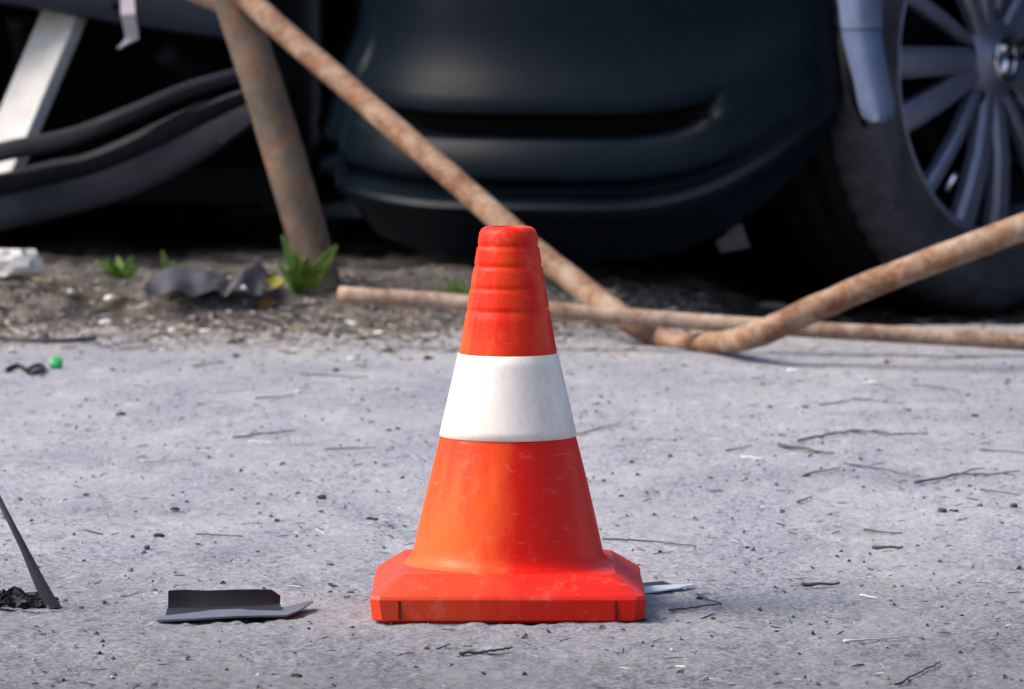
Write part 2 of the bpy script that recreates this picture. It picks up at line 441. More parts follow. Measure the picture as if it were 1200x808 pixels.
# ------------------------------------------------------------------ traffic cone
CX, CY = -0.0032, 4.535
cz0 = -0.0003
cone = thing('traffic_cone', 'worn red traffic cone with one white band and square chamfered base', 'traffic cone', (CX, CY, cz0))
def cyl(r, h, th): return Vector((CX + r * math.cos(th), CY + r * math.sin(th), cz0 + h))
SEG = 96
prof_low = [(0.0870, 0.0375), (0.0835, 0.0395), (0.0800, 0.0430), (0.0778, 0.0480)]
prof_low += [(0.0778 + (0.0556 - 0.0778) * t + 0.0006 * math.sin(t * math.pi), 0.048 + (0.142 - 0.048) * t) for t in np.linspace(0.08, 1, 12)]
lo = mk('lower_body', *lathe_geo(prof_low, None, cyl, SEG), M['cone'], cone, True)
rb = [(0.0556, 0.1418), (0.0566, 0.1424)] + [(0.0566 + (0.0411 - 0.0566) * t, 0.1424 + (0.2094 - 0.1424) * t) for t in np.linspace(0.1, 1, 8)] + [(0.0402, 0.2100)]
mk('white_band', *lathe_geo(rb, None, cyl, SEG), M['white'], cone, True)
pu = [(0.0402, 0.2096), (0.0400, 0.212)]
def rr(h): return 0.0400 + (0.0338 - 0.0400) * min(1, (h - 0.210) / 0.036) + (0.0242 - 0.0338) * max(0, (h - 0.246) / 0.057)
for g in (0.2455, 0.2640, 0.2820, 0.2985):      # grooves between raised rings
    lastb = pu[-1][1]
    for t in np.linspace(0.2, 1, 5):
        hh = lastb + (g - 0.0022 - lastb) * t
        pu.append((rr(hh) + 0.0002, hh))
    pu += [(rr(g) - 0.0005, g - 0.0010), (rr(g) - 0.0006, g + 0.0008), (rr(g) - 0.0002, g + 0.0022)]
pu += [(0.0243, 0.3040), (0.0236, 0.3085), (0.0218, 0.3118), (0.0190, 0.3134), (0.0150, 0.3138), (0.0138, 0.3125), (0.0130, 0.302), (0.0128, 0.29)]
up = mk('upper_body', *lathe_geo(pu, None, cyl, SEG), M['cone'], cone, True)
up['label'] = 'ribbed red tip with small open top'
# base: octagonal rubber plate, vertical rim, sloped shoulder, flat top
def octa(h, c, z, notch=0.0):
    pts = [(h - c, -h), (h, -h + c), (h, h - c), (h - c, h), (-h + c, h), (-h, h - c), (-h, -h + c), (-h + c, -h)]
    return [Vector((CX + a, CY + b, cz0 + z)) for a, b in pts]
rings = [octa(0.1045, 0.0080, 0.0), octa(0.1092, 0.0080, 0.0028), octa(0.1110, 0.0075, 0.0195), octa(0.1095, 0.0070, 0.0222), octa(0.0885, 0.0040, 0.0365), octa(0.0868, 0.0040, 0.0378), octa(0.060, 0.004, 0.0380)]
V = [p for r in rings for p in r]; F = []
for i in range(len(rings) - 1):
    for k in range(8): F.append((i * 8 + k, i * 8 + (k + 1) % 8, (i + 1) * 8 + (k + 1) % 8, (i + 1) * 8 + k))
F.append(tuple(range(7, -1, -1))); F.append(tuple(len(V) - 8 + k for k in range(8)))
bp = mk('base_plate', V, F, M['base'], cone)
me = bp.data
bm = bmesh.new(); bm.from_mesh(me)
bmesh.ops.subdivide_edges(bm, edges=bm.edges[:], cuts=5, use_grid_fill=True)
for v in bm.verts:
    w = v.co * 28
    k = mnoise.noise(w) * 0.0009 + mnoise.noise(w * 3.1) * 0.0004
    if v.co.z > 0.001: v.co += Vector((v.co.x, v.co.y, 0.02)).normalized() * k
bm.to_mesh(me); bm.free()
smooth_angle(bp, 26); bevel(bp, 0.0022, 2, 24)
for s in (-1, 1):       # thin dark strips standing in for grooves near the base corners
    c = Vector((CX + s * 0.0870, CY - 0.1100, cz0 + 0.0112))
    r_ = mk('corner_slot', *box_geo(c, X, Y, Z, 0.0020, 0.0024, 0.0150), M['slot'], cone)

# ------------------------------------------------------------------ rusty bent barrier and loose rod
bar = thing('pipe_barrier', 'mangled rusty pipe barrier with bent rail welded to a leaning post', 'barrier', P(385, 332, 7.85))
path = [P(238, -62, 7.92), P(300, 8, 7.84), P(400, 96, 7.72), P(520, 200, 7.56), P(620, 288, 7.43), P(690, 343, 7.35), P(738, 378, 7.26)]
z0 = 0.0105
path += [Vector((*G(775, 397, z0).xy, z0)), Vector((*G(830, 402, z0 + .003).xy, z0 + .003)), P(885, 393, 6.98), P(950, 364, 6.94), P(1050, 322, 6.90), P(1200, 266, 6.83), P(1330, 215, 6.77), P(1450, 160, 6.72)]
cp = catmull(path, 14)
rad = []
flat = []
for p in cp:
    px = 600 + p.x / p.y * FPX
    bend = math.exp(-((px - 800) / 60) ** 2)
    rad.append(0.0170 - 0.001 * bend)
    flat.append(1 - 0.22 * bend)
mk('bent_rail', *tube_geo(cp, rad, 20, 0.05, 0.18, flat), M['rust_pipe'], bar, True)
pp = [P(240, -100, 7.90), P(274, 0, 7.885), P(308, 101, 7.87), P(337, 196, 7.86), P(363, 285, 7.855), P(379, 345, 7.85)]
mk('post', *tube_geo(catmull(pp, 10), 0.0292, 22, 0.035, 0.12), M['rust_post'], bar, True)
# flaky weld collar where the rail meets the post
wp = catmull([P(252, -45, 7.875), P(285, -6, 7.85), P(318, 24, 7.835)], 8)
mk('weld_bead', *tube_geo(wp, [0.010 + 0.005 * math.sin(i * 1.3) for i in range(len(wp))], 10, 0.6), M['rust_pipe'], bar, True)
st = catmull([P(190, -22, 7.93), P(225, -8, 7.92), P(262, 8, 7.915)], 6)
mk('stub_pipe', *tube_geo(st, 0.012, 12, 0.1), M['rust_rod'], bar, True)

rp = [P(397, 345, 7.23), P(560, 357, 7.20), P(770, 373, 7.16), P(960, 387, 7.12), P(1200, 402, 7.08), P(1420, 417, 7.045)]
for i, p in enumerate(rp): p.z += 0.0012 * math.sin(i * 2.1)
mk_rod = mk('rusty_rod', *tube_geo(catmull(rp, 12), 0.0108, 16, 0.06, 0.2), M['rust_rod'], None, True)
tag(mk_rod, 'thin straight rusty pipe lying across the bend of the barrier rail', 'pipe')

# ------------------------------------------------------------------ dark car parked beyond the verge
car = thing('parked_car', 'dark navy car with dusty bumper and steered alloy wheel behind the rusty rail', 'car', (0.725, 8.9, -0.03))
plan = [Vector(p) for p in ((0.452, 7.985, 0), (0.42, 7.962, 0), (0.34, 7.948, 0), (0.22, 7.945, 0), (0.08, 7.960, 0), (-0.04, 8.00, 0), (-0.125, 8.07, 0), (-0.180, 8.17, 0), (-0.210, 8.30, 0), (-0.235, 8.60, 0), (-0.245, 8.95, 0), (-0.24, 9.30, 0), (-0.22, 9.60, 0), (-0.1, 9.80, 0))]
pl = catmull(plan, 12)
# (z at the middle, outward offset, recess weight)
prof = [(0.700, -0.075, 0), (0.62, -0.03, 0), (0.54, -0.008, 0), (0.46, 0.0, 0), (0.40, 0.003, 0), (0.36, 0.010, 0), (0.33, 0.022, 0), (0.305, 0.034, 0), (0.288, 0.040, 0), (0.2835, 0.041, 0), (0.281, 0.036, 0.2), (0.279, 0.030, 1), (0.262, 0.030, 1), (0.247, 0.032, 1), (0.2425, 0.036, 0.2), (0.2385, 0.044, 0), (0.234, 0.048, 0), (0.215, 0.056, 0), (0.195, 0.063, 0), (0.190, 0.062, 0), (0.185, 0.055, 0.0), (0.176, 0.044, 0.0), (0.164, 0.043, 0.0), (0.156, 0.052, 0.0), (0.150, 0.066, 0), (0.144, 0.070, 0), (0.138, 0.068, 0), (0.130, 0.058, 0), (0.115, 0.040, 0), (0.090, 0.022, 0), (0.075, 0.010, 0), (0.070, -0.03, 0), (0.075, -0.12, 0)]
rows = []; WND = []
for i, p in enumerate(pl):
    t = (pl[min(i + 1, len(pl) - 1)] - pl[max(i - 1, 0)]).normalized()
    nrm = Vector((t.y, -t.x, 0))
    if nrm.y > 0 and p.y < 8.1: nrm = -nrm
    if nrm.x > 0 and p.y > 8.1: nrm = -nrm
    px = 600 + p.x / p.y * FPX
    side = p.y < 8.2
    e_r = max(0, min(1, (px - 700) / 268)); e_l = max(0, min(1, (560 - px) / 165)) if side else 1.0
    if not side: e_l = 1.0
    zb = 0.075 + 0.175 * e_r ** 2.4 + 0.050 * e_l ** 2
    wnd = sstep(450, 520, np.array(px)) * (1 - sstep(770, 850, np.array(px))) if side else 0.0
    wnd = float(wnd); WND.append(wnd)
    row = []
    for z, off, rec in prof:
        z2 = zb + (z - 0.075) * (0.7 - zb) / 0.625
        edge = 1 - 0.55 * e_r ** 3
        if 0.215 < z < 0.305: off = (1 - wnd) * np.interp(z, (0.215, 0.305), (0.056, 0.034)) + wnd * off
        gw = 1 - e_r ** 1.5
        if 0.15 < z < 0.195: off = (1 - gw) * np.interp(z, (0.15, 0.195), (0.066, 0.063)) + gw * off
        q = p + nrm * (off * edge - 0.065 * rec * wnd)
        q.z = z2 + (0.012 * e_r if rec else 0)
        row.append(q)
    rows.append(row)
bump_o = mk('bumper', *sheet_geo(rows, 0.004), M['navy'], car)
smooth_angle(bump_o, 32)
bump_o.data.materials.append(M['black'])
npf = len(prof)
for f in bump_o.data.polygons:
    c = f.center + ORG[bump_o]
    vi = [v % npf for v in f.vertices]
    rows_i = [(v % (npf * len(pl))) // npf for v in f.vertices]
    if min(vi) >= 10 and max(vi) <= 14 and min(WND[r] for r in rows_i) > 0.12: f.material_index = 1
bump_o['label'] = 'rounded dark bumper with long black slot and low lip'
# dark fascia closing the gap between bumper and bonnet
fr = []
for r_, p in zip(rows, pl):
    c0 = r_[0]; inw = (Vector((0.75, 8.9, 0)) - Vector((c0.x, c0.y, 0))).normalized()
    fr.append([c0 + inw * 0.004, c0 + inw * 0.03 + Vector((0, 0, 0.06)), c0 + inw * 0.07 + Vector((0, 0, 0.13)), c0 + inw * 0.20 + Vector((0, 0, 0.19)), c0 + inw * 0.45 + Vector((0, 0, 0.235))])
mk('front_fascia', *sheet_geo(fr, 0.004), M['navy'], car, True)
# slot backing (dark intake)
ib = [[p + Vector((0, 0.075, z)) for z in (0.20, 0.26, 0.32)] for p in pl[6:70:3]]
mk('intake_backing', *sheet_geo(ib, 0.004), M['black'], bump_o)
# body shell: side with wheel arches, bonnet, cabin
AX, AR, BX = 0.725, 0.43, 3.45
def side_profile(yv, inset):
    top = [(-0.20, 0.70), (-0.12, 0.86), (0.9, 0.98), (1.45, 1.02), (2.05, 1.40), (2.7, 1.46), (3.5, 1.40), (4.1, 1.05), (4.3, 0.95), (4.32, 0.55), (4.25, 0.30)]
    return top
def panel(ys, name, mat):
    # outline in x,z with arches, built as strips between lower and upper edge
    xs = sorted(set([round(v, 4) for v in list(np.linspace(0.30, 4.25, 80)) + [AX + AR * math.cos(a) for a in np.linspace(0, math.pi, 40)] + [BX + AR * math.cos(a) for a in np.linspace(0, math.pi, 30)]]))
    rows = []
    for x in xs:
        lo_ = 0.16
        for cx in (AX, BX):
            if abs(x - cx) < AR: lo_ = max(lo_, 0.35 + math.sqrt(max(0, AR * AR - (x - cx) ** 2)))
        if x < AX - AR: lo_ = 0.70
        hi = 0.95 + 0.03 * math.sin(x)
        hi = max(hi, lo_ + 0.02)
        r = []
        for k in range(9):
            t = k / 8; z = lo_ + (hi - lo_) * t
            bow = 0.05 * math.sin(min(1, max(0, (z - 0.1) / 0.85)) * math.pi)
            r.append(Vector((x, ys[0] - ys[1] * bow, z)))
        rows.append(r)
    return mk(name, *sheet_geo(rows, 0.004), mat, car, True)
panel((8.03, 1), 'side_panel', M['navy'])
panel((9.77, -1), 'side_panel', M['navy'])
# bonnet and roof loft
loft = []
for x, z, hw in ((0.05, 0.905, 0.66), (0.2, 0.925, 0.74), (0.35, 0.94, 0.80), (0.7, 0.97, 0.84), (1.3, 1.01, 0.86), (1.45, 1.03, 0.86), (2.1, 1.38, 0.66), (2.7, 1.45, 0.64), (3.4, 1.40, 0.62), (4.05, 1.06, 0.74), (4.28, 0.97, 0.78), (4.33, 0.60, 0.80), (4.30, 0.25, 0.80)):
    loft.append([Vector((x, 8.90 + hw * a, z - 0.03 * a * a)) for a in np.linspace(-1, 1, 13)])
mk('bonnet_and_roof', *sheet_geo(loft, 0.004), M['navy'], car, True)
# cabin sides
for s in (-1, 1):
    cs = [[Vector((x, 8.90 + s * 0.855, 0.955)), Vector((x, 8.90 + s * hw, z - 0.035))] for x, z, hw in ((1.42, 1.02, 0.85), (2.1, 1.38, 0.665), (2.7, 1.45, 0.645), (3.4, 1.40, 0.625), (4.05, 1.06, 0.74), (4.27, 0.98, 0.80))]
    mk('window_glass', *sheet_geo(cs, 0.004), M['black'], car)
# underbody, wheel housing, far sill: the dark cavity under the car
mk('underbody', *join([box_geo((2.75, 8.9, 0.20), X, Y, Z, 3.0, 1.60, 0.06), box_geo((0.52, 9.02, 0.16), X, Y, Z, 1.46, 1.36, 0.05), box_geo((0.35, 9.60, 0.10), X, Y, Z, 1.1, 0.10, 0.26), box_geo((2.6, 9.66, 0.10), X, Y, Z, 3.3, 0.08, 0.26), box_geo((1.32, 8.9, 0.40), X, Y, Z, 0.06, 1.62, 0.75), box_geo((0.50, 8.78, 0.42), X, Y, Z, 1.20, 0.05, 0.60)]), M['black'], car)
def harc(r, h, th): return Vector((AX + r * math.cos(th), 8.05 + h, 0.35 + r * math.sin(th)))
hv = [[harc(0.435, h, th) for h in (0.0, 0.25, 0.5, 0.72)] for th in np.linspace(R(-12), R(192), 40)]
mk('wheel_liner', *sheet_geo(hv, 0.004), M['black'], car, True)
# wheel: axis turned 50 degrees (front wheel steered towards the road)
WC = Vector((0.725, 8.24, 0.35)); TH = R(49.5)
def wl_(p):   # local (x right, y axial with outer face at -y, z up) -> world
    c, s = math.cos(TH), math.sin(TH)
    return WC + Vector((p[0] * c - p[1] * s, p[0] * s + p[1] * c, p[2]))
def wax(r, h, th): return wl_((r * math.cos(th), h, r * math.sin(th)))
rim_prof = [(0.266, 0.006), (0.272, 0.000), (0.272, -0.006), (0.264, -0.010), (0.256, -0.004), (0.250, 0.010), (0.246, 0.06), (0.240, 0.19), (0.268, 0.20), (0.272, 0.19)]
wheel = mk('wheel', *lathe_geo(rim_prof, None, wax, 96), M['alloy'], car, True)
smooth_angle(wheel, 40)
wheel['label'] = 'alloy wheel with five groups of three spokes'
tp = [(0.262, 0.004), (0.274, -0.014), (0.282, -0.021), (0.290, -0.0235), (0.297, -0.0225), (0.301, -0.0255), (0.318, -0.0285), (0.334, -0.0275), (0.338, -0.0295), (0.343, -0.0265), (0.356, -0.020), (0.366, -0.010), (0.373, 0.004), (0.377, 0.020), (0.379, 0.040), (0.372, 0.043), (0.372, 0.051), (0.380, 0.054), (0.3805, 0.085), (0.372, 0.088), (0.372, 0.097), (0.3805, 0.100), (0.380, 0.135), (0.372, 0.138), (0.372, 0.146), (0.378, 0.150), (0.372, 0.188), (0.350, 0.212), (0.30, 0.218), (0.262, 0.195)]
V, F = lathe_geo(tp, None, wax, 180)
n = len(tp)
for k in range(180):                 # shoulder blocks of the tread
    if k % 3 == 0:
        for i in list(range(13, 15)) + list(range(25, 28)):
            v = V[k * n + i]; c = wax(0, tp[i][1], 0)
            V[k * n + i] = v + (c - v).normalized() * 0.0055
ty = mk('tyre', V, F, M['tyre'], wheel, True)
ty.data.materials.append(M['tread'])
for f in ty.data.polygons:
    if min(v % n for v in f.vertices) >= 14: f.material_index = 1
def spoke(a, w0, w1, y0, y1, dep):
    rr_ = [0.050, 0.09, 0.15, 0.21, 0.254]; V = []; F = []
    ca, sa = math.cos(a), math.sin(a)
    for r in rr_:
        t = (r - 0.05) / 0.204; w = w0 + (w1 - w0) * t; y = y0 + (y1 - y0) * t - 0.010 * math.sin(t * math.pi)
        for (q, yy) in ((-w * .5, y + dep), (-w * .5, y + 0.006), (-w * .28, y), (w * .28, y), (w * .5, y + 0.006), (w * .5, y + dep)):
            V.append(wl_((r * ca - q * sa, yy, r * sa + q * ca)))
    m = 6
    for i in range(len(rr_) - 1):
        for k in range(m): F.append((i * m + k, i * m + (k + 1) % m, (i + 1) * m + (k + 1) % m, (i + 1) * m + k))
    F.append(tuple(range(m))); F.append(tuple((len(rr_) - 1) * m + k for k in range(m)))
    return V, F
for g in range(5):
    b = R(180 + 72 * g)
    for da, w0, w1, y0 in ((0, 0.036, 0.048, 0.004), (20, 0.032, 0.044, 0.004), (48, 0.017, 0.024, 0.010)):
        o = mk('spoke', *spoke(b + R(da), w0, w1, y0, 0.002, 0.020), M['alloy'], wheel, True); smooth_angle(o, 30)
    # bolt
    a = b + R(-12)
    bc = [wl_((0.066 * math.cos(a) + q * math.cos(t), h, 0.066 * math.sin(a) + q * math.sin(t))) for h, q in ((0.03, 0.013), (0.008, 0.013), (0.004, 0.009)) for t in np.linspace(0, 2 * math.pi, 7)[:-1]]
    bf = [(i * 6 + k, i * 6 + (k + 1) % 6, (i + 1) * 6 + (k + 1) % 6, (i + 1) * 6 + k) for i in range(2) for k in range(6)] + [tuple(range(12, 18))]
    mk('wheel_bolt', bc, bf, M['darkmetal'], wheel)
hubp = [(0.0, -0.008), (0.030, -0.008), (0.036, -0.006), (0.038, -0.001), (0.052, 0.002), (0.062, 0.010), (0.066, 0.03)]
mk('hub', *lathe_geo(hubp, None, wax, 48), M['alloy'], wheel, True)
# badge: oval ring crossed by a slanting bar
ring = [wl_((0.024 * math.cos(t), -0.0095, 0.031 * math.sin(t))) for t in np.linspace(0, 2 * math.pi, 33)]
bar_ = [wl_((-0.013, -0.010, -0.020)), wl_((0.0, -0.0105, -0.004)), wl_((0.013, -0.010, 0.006))]
bar2 = [wl_((-0.014, -0.010, 0.012)), wl_((-0.002, -0.0105, 0.022)), wl_((0.012, -0.010, 0.018))]
mk('badge', *join([tube_geo(ring, 0.0032, 8), tube_geo(bar_, 0.008, 8), tube_geo(bar2, 0.006, 8)]), M['chrome'], wheel, True)
mk('valve', *tube_geo([wl_((-0.128, 0.006, -0.190)), wl_((-0.118, 0.000, -0.172)), wl_((-0.112, -0.002, -0.164))], [0.006, 0.006, 0.004], 8), M['chrome'], wheel, True)
mk('brake_disc', *lathe_geo([(0.0, 0.07), (0.16, 0.07), (0.16, 0.09), (0.0, 0.09)], None, wax, 40), M['black'], wheel)
mk('wheel_back', *lathe_geo([(0.0, 0.15), (0.242, 0.15)], None, wax, 40), M['black'], wheel)
# hanging wheel-arch trim in two lengths, in front of the tyre
def strip(pts, w, dd, name, mat, parent, lab=None):
    rows = []
    for i, (px, py) in enumerate(pts):
        c = P(px, py, dd); ww = w[i] / 820
        rows.append([c + Vector((ww * a, 0.020 * a * a - 0.012 * (1 - a * a), 0)) for a in np.linspace(-1, 1, 9)])
    o = mk(name, *sheet_geo(rows, 0.004), mat, parent, True); smooth_angle(o, 40)
    if lab: o['label'] = lab
    return o
strip([(1004, -190), (1005, -90), (1006, -40), (1008, 0), (1011, 34)], [20, 21, 22, 22, 21], 7.86, 'arch_trim', M['trim'], car, 'blue grey wheel arch trim')
strip([(1010, 36.5), (1016, 70), (1023, 100), (1028, 122), (1029, 136), (1028, 142)], [20, 19, 18, 18, 15, 6], 7.858, 'arch_trim', M['trim'], car, 'rounded lower end of the arch trim')
mk('trim_bracket', *tube_geo([P(1005, -150, 7.88), P(1003, -170, 8.0), P(1000, -180, 8.08)], 0.012, 8), M['darkmetal'], car)
mk('trim_clip', *tube_geo([P(988, 40, 7.885), P(996, 90, 7.885), P(1014, 150, 7.885)], [0.008, 0.012, 0.004], 8), M['black'], car, True)
# bare metal tow bracket under the bumper
mk('ground_blocker', *join([box_geo((0.62, 8.62, 0.06), X, Y, Z, 1.5, 0.07, 0.20), box_geo((0.2, 8.50, 0.12), X, Y, Z, 0.5, 0.20, 0.10)]), M['black'], car)  # black boxes added to hide lit ground beneath the car
V = [P(838, 284, 8.05), P(872, 258, 8.05), P(879, 290, 8.05), P(845, 296, 8.05)]
mk('tow_bracket', *join([sheet_geo([[V[0], V[0].lerp(V[1], .9)], [V[3], V[2]]], 0.006), tube_geo([P(858, 268, 8.06), P(850, 240, 8.12), P(845, 220, 8.2)], 0.01, 8)]), M['towmetal'], car)
# other three wheels, simple and out of view
for (wx, wy) in ((3.45, 8.14), (3.45, 9.66), (0.725, 9.62)):
    t0 = lathe_geo([(0.0, -0.02), (0.26, -0.02), (0.30, -0.03), (0.36, -0.015), (0.38, 0.03), (0.38, 0.15), (0.3, 0.18), (0.0, 0.18)], None, lambda r, h, th: Vector((wx + r * math.cos(th), wy + (h if wy < 9 else -h), 0.35 + r * math.sin(th))), 40)
    mk('wheel', *t0, M['tyre'], car, True)

# ------------------------------------------------------------------ wrecked car on the left
wr = thing('wrecked_car', 'stripped dark wreck with slate blue panel above an empty front bay', 'car', (-1.3, 8.9, 0.0))
top_edge = [(-1560, -40), (-1100, -32), (-700, -26), (-400, -18), (-250, -13), (-100, -7), (0, 2), (60, 11), (135, 26), (200, 36), (262, 44)]
rows = []
for px, py in top_edge:
    rows.append([P(px, py, 8.335) , P(px, py - 3, 8.315), P(px, py - 18, 8.308), P(px, py - 60, 8.315), P(px, py - 180, 8.36), P(px, py - 330, 8.39), P(px, py - 420, 8.46), P(px, py - 445, 8.62), P(px, py - 470, 9.2)])
o = mk('front_panel', *sheet_geo(rows, 0.004), M['panel'], wr, True); smooth_angle(o, 35)
V, F = sheet_geo([[P(139, -30, 8.28), P(155, -30, 8.28)], [P(142, 20, 8.22), P(159, 18, 8.22)], [P(147, 44, 8.22), P(163, 46, 8.22)], [P(144, 52, 8.215), P(152, 52, 8.215)], [P(137, 58, 8.20), P(140, 59, 8.20)]], 0.004)
mk('metal_bracket', V, F, M['bracket'], wr)
mk('bolt', *tube_geo([P(135, 8, 8.295), P(135, 8, 8.32)], 0.006, 8), M['black'], wr)
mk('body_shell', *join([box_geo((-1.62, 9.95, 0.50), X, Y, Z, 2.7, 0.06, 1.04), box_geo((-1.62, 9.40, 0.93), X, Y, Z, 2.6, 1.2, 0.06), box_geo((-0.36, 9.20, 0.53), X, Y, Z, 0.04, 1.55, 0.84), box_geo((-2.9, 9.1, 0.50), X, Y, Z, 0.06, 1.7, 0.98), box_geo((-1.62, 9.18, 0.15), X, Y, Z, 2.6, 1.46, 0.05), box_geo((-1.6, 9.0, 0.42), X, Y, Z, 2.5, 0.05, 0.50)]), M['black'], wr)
for q in ([P(20, 20, 8.5), P(30, 80, 8.55), P(10, 130, 8.6)], [P(190, 60, 8.45), P(230, 90, 8.5), P(260, 100, 8.6)]):
    mk('inner_rail', *tube_geo(catmull(q, 6), 0.019, 10, 0.3), M['darkmetal'], wr, True)
wt = lathe_geo([(0.0, -0.01), (0.15, -0.01), (0.19, -0.025), (0.27, -0.03), (0.305, 0.0), (0.31, 0.04), (0.31, 0.16), (0.27, 0.19), (0.0, 0.19)], None, lambda r, h, th: Vector((-2.05 + r * math.cos(th), 8.30 + h, 0.345 + r * math.sin(th))), 48)
mk('wheel', *wt, M['tyre'], wr, True)
# leaning board
brd = thing('white_board', 'white painted board leaning behind the torn bumper strip', 'board', P(-30, 285, 8.34))
a0, a1 = P(80, -10, 8.385), P(-47, 290, 8.19)
V = []
for t in (0, 1):
    c = a0 + (a1 - a0) * t
    V += [c + Vector((-0.031, 0.024, 0)), c + Vector((0.030, -0.014, 0)), c + Vector((0.047, 0.014, 0)), c + Vector((-0.014, 0.052, 0))]
F = [(0, 1, 2, 3), (4, 5, 6, 7), (0, 1, 5, 4), (1, 2, 6, 5), (2, 3, 7, 6), (3, 0, 4, 7)]
bevel(mk('board', V, F, M['plank'], brd), 0.003, 2)
# torn bumper cover: a round upper strip and a broad lower skin
tb = thing('torn_bumper', 'torn charcoal plastic bumper cover with curved strips hanging off the wreck', 'bumper', P(100, 290, 8.2))
us = catmull([P(-900, 330, 8.20), P(-420, 268, 8.16), P(-120, 208, 8.145), P(0, 179, 8.125), P(80, 162, 8.115), P(150, 135, 8.115), P(215, 108, 8.135), P(285, 88, 8.165), P(318, 79, 8.195)], 10)
rr2 = [0.0165 * (1 - 0.3 * i / len(us)) for i in range(len(us))]
rows = []
for p, r_ in zip(us, rr2):
    rows.append([p + Vector((0, dy_, k_ * r_)) for k_, dy_ in ((1.0, 0.030), (1.0, 0.006), (0.85, 0.0), (0.3, -0.004), (-0.5, -0.003), (-0.9, 0.002), (-1.0, 0.012), (-0.9, 0.030))])
smooth_angle(mk('upper_strip', *sheet_geo(rows, 0.003), M['greyplast'], tb, True), 35)
tops = [(-900, 352), (-420, 292), (-120, 232), (0, 207), (60, 192), (100, 184), (150, 164), (200, 140), (250, 118), (290, 104), (318, 97)]
bots = [(-900, 395), (-420, 352), (-120, 300), (0, 272), (60, 258), (110, 245), (160, 229), (210, 205), (255, 178), (290, 152), (318, 132)]
rows = []
for (ax, ay), (bx, by) in zip(tops, bots):
    r = []
    for k, (dd, f) in enumerate([(8.185, -0.06), (8.150, 0.0), (8.146, 0.05), (8.150, 0.18), (8.157, 0.30), (8.160, 0.35), (8.142, 0.38), (8.138, 0.50), (8.134, 0.70), (8.131, 0.90), (8.134, 0.97), (8.155, 1.0), (8.215, 0.985)]):
        r.append(P(ax + (bx - ax) * f, ay + (by - ay) * f, dd + 0.012 * math.sin(ax * 0.02)))
    rows.append(r)
rows2 = []
cols = list(zip(*rows)); cc = [catmull(list(c), 6) for c in cols]
rows2 = [list(r) for r in zip(*cc)]
o = mk('lower_skin', *sheet_geo(rows2, 0.004), M['greyplast'], tb, True); smooth_angle(o, 45)

# ------------------------------------------------------------------ debris in front
# folded black trim piece
tr = thing('trim_fragment', 'black folded plastic trim fragment lying left of the cone', 'car part', G(270, 725) + Vector((0, 0, 0.0006)))
ORG[tr] = ORG[tr] - Vector((0, 0, 0.0006))
y0_ = G(270, 722).y
rows = []
for px, top, bot, fr in ((197, 697, 719, 728), (215, 696, 718, 728.5), (240, 697, 718, 728), (270, 696, 717, 726.5), (300, 695.5, 716, 725), (318, 696, 715, 724), (328, 703, 714, 723)):
    b = G(px, bot - 1); 
    h_ = (bot - top) / 1440
    pf = G(px + (px - 270) * 0.05, fr)
    rows.append([b + Vector((0, 0.010, h_ + 0.001)), b + Vector((0, 0.006, h_ * 0.5)), b + Vector((0, 0.001, 0.003)), b * 0.7 + pf * 0.3 + Vector((0, 0, 0.0045)), b * 0.35 + pf * 0.65 + Vector((0, 0, 0.0042)), pf + Vector((0, 0, 0.0020))])
o = mk('folded_wall', *sheet_geo(rows, 0.0016), M['blackpl'], tr, True); smooth_angle(o, 30)
rows = []
for px, bk, fr in ((184, 727, 730.5), (200, 721, 730.5), (225, 719, 730.8), (250, 718, 730), (280, 717, 728.2), (310, 715.5, 726.4), (335, 713.5, 725), (352, 712.5, 722), (366, 711, 714)):
    b = G(px, bk); f = G(px, fr)
    w = 0.0016 + 0.0012 * math.sin(px * 0.03)
    rows.append([b.lerp(f, t) + Vector((0, 0, w + 0.0022 * math.sin(t * 2.6) + (0.003 if px > 345 else 0))) for t in (0, .35, .7, 1)])
o = mk('flange', *sheet_geo(rows, 0.0016), M['flange'], tr, True); smooth_angle(o, 30)
# shard standing at the left edge, with its crumpled foot
sh = thing('plastic_shard', 'thin grey plastic strip sticking up from a crumpled black scrap', 'car part', G(55, 714))
yb = G(50, 713).y
sp = [P(64, 713, yb), P(50, 690, yb), P(30, 648, yb), P(12, 612, yb), P(-8, 572, yb + 0.01), P(-30, 520, yb + 0.02)]
ws = [0.0062, 0.0058, 0.0036, 0.0028, 0.0026, 0.0022]
rows = [[p + Vector((a * w, 0.002 * a * a, 0)) for a in (-1, -0.3, 0.3, 1)] for p, w in zip(catmull(sp, 5), np.interp(np.linspace(0, 5, 26), range(6), ws))]
o = mk('strip', *sheet_geo(rows, 0.0015), M['rag'], sh, True); smooth_angle(o, 40)
rngc = random.Random(3)
geos = []
for k in range(3):
    rows = []
    for i_ in range(22):
        u = i_ / 21; a = G(-30 + 98 * u, 716 - k * 4)
        r = []
        for j in range(8):
            v = j / 7; q = Vector((u * 9 + k * 5, v * 4, k * 2.2))
            zz = max(0.0008, (0.012 * (1 - u) + 0.004) * (0.55 + 1.1 * mnoise.noise(q)) * (1 - 0.5 * v * (k == 0)))
            r.append(a + Vector((0.004 * mnoise.noise(q * 1.7), 0.016 * v * (1 - 0.7 * u) + 0.005 * mnoise.noise(q + Vector((4, 4, 4))), zz)))
        rows.append(r)
    geos.append(sheet_geo(rows, 0.0010))
o = mk('crumpled_scrap', *join(geos), M['blackpl'], sh)
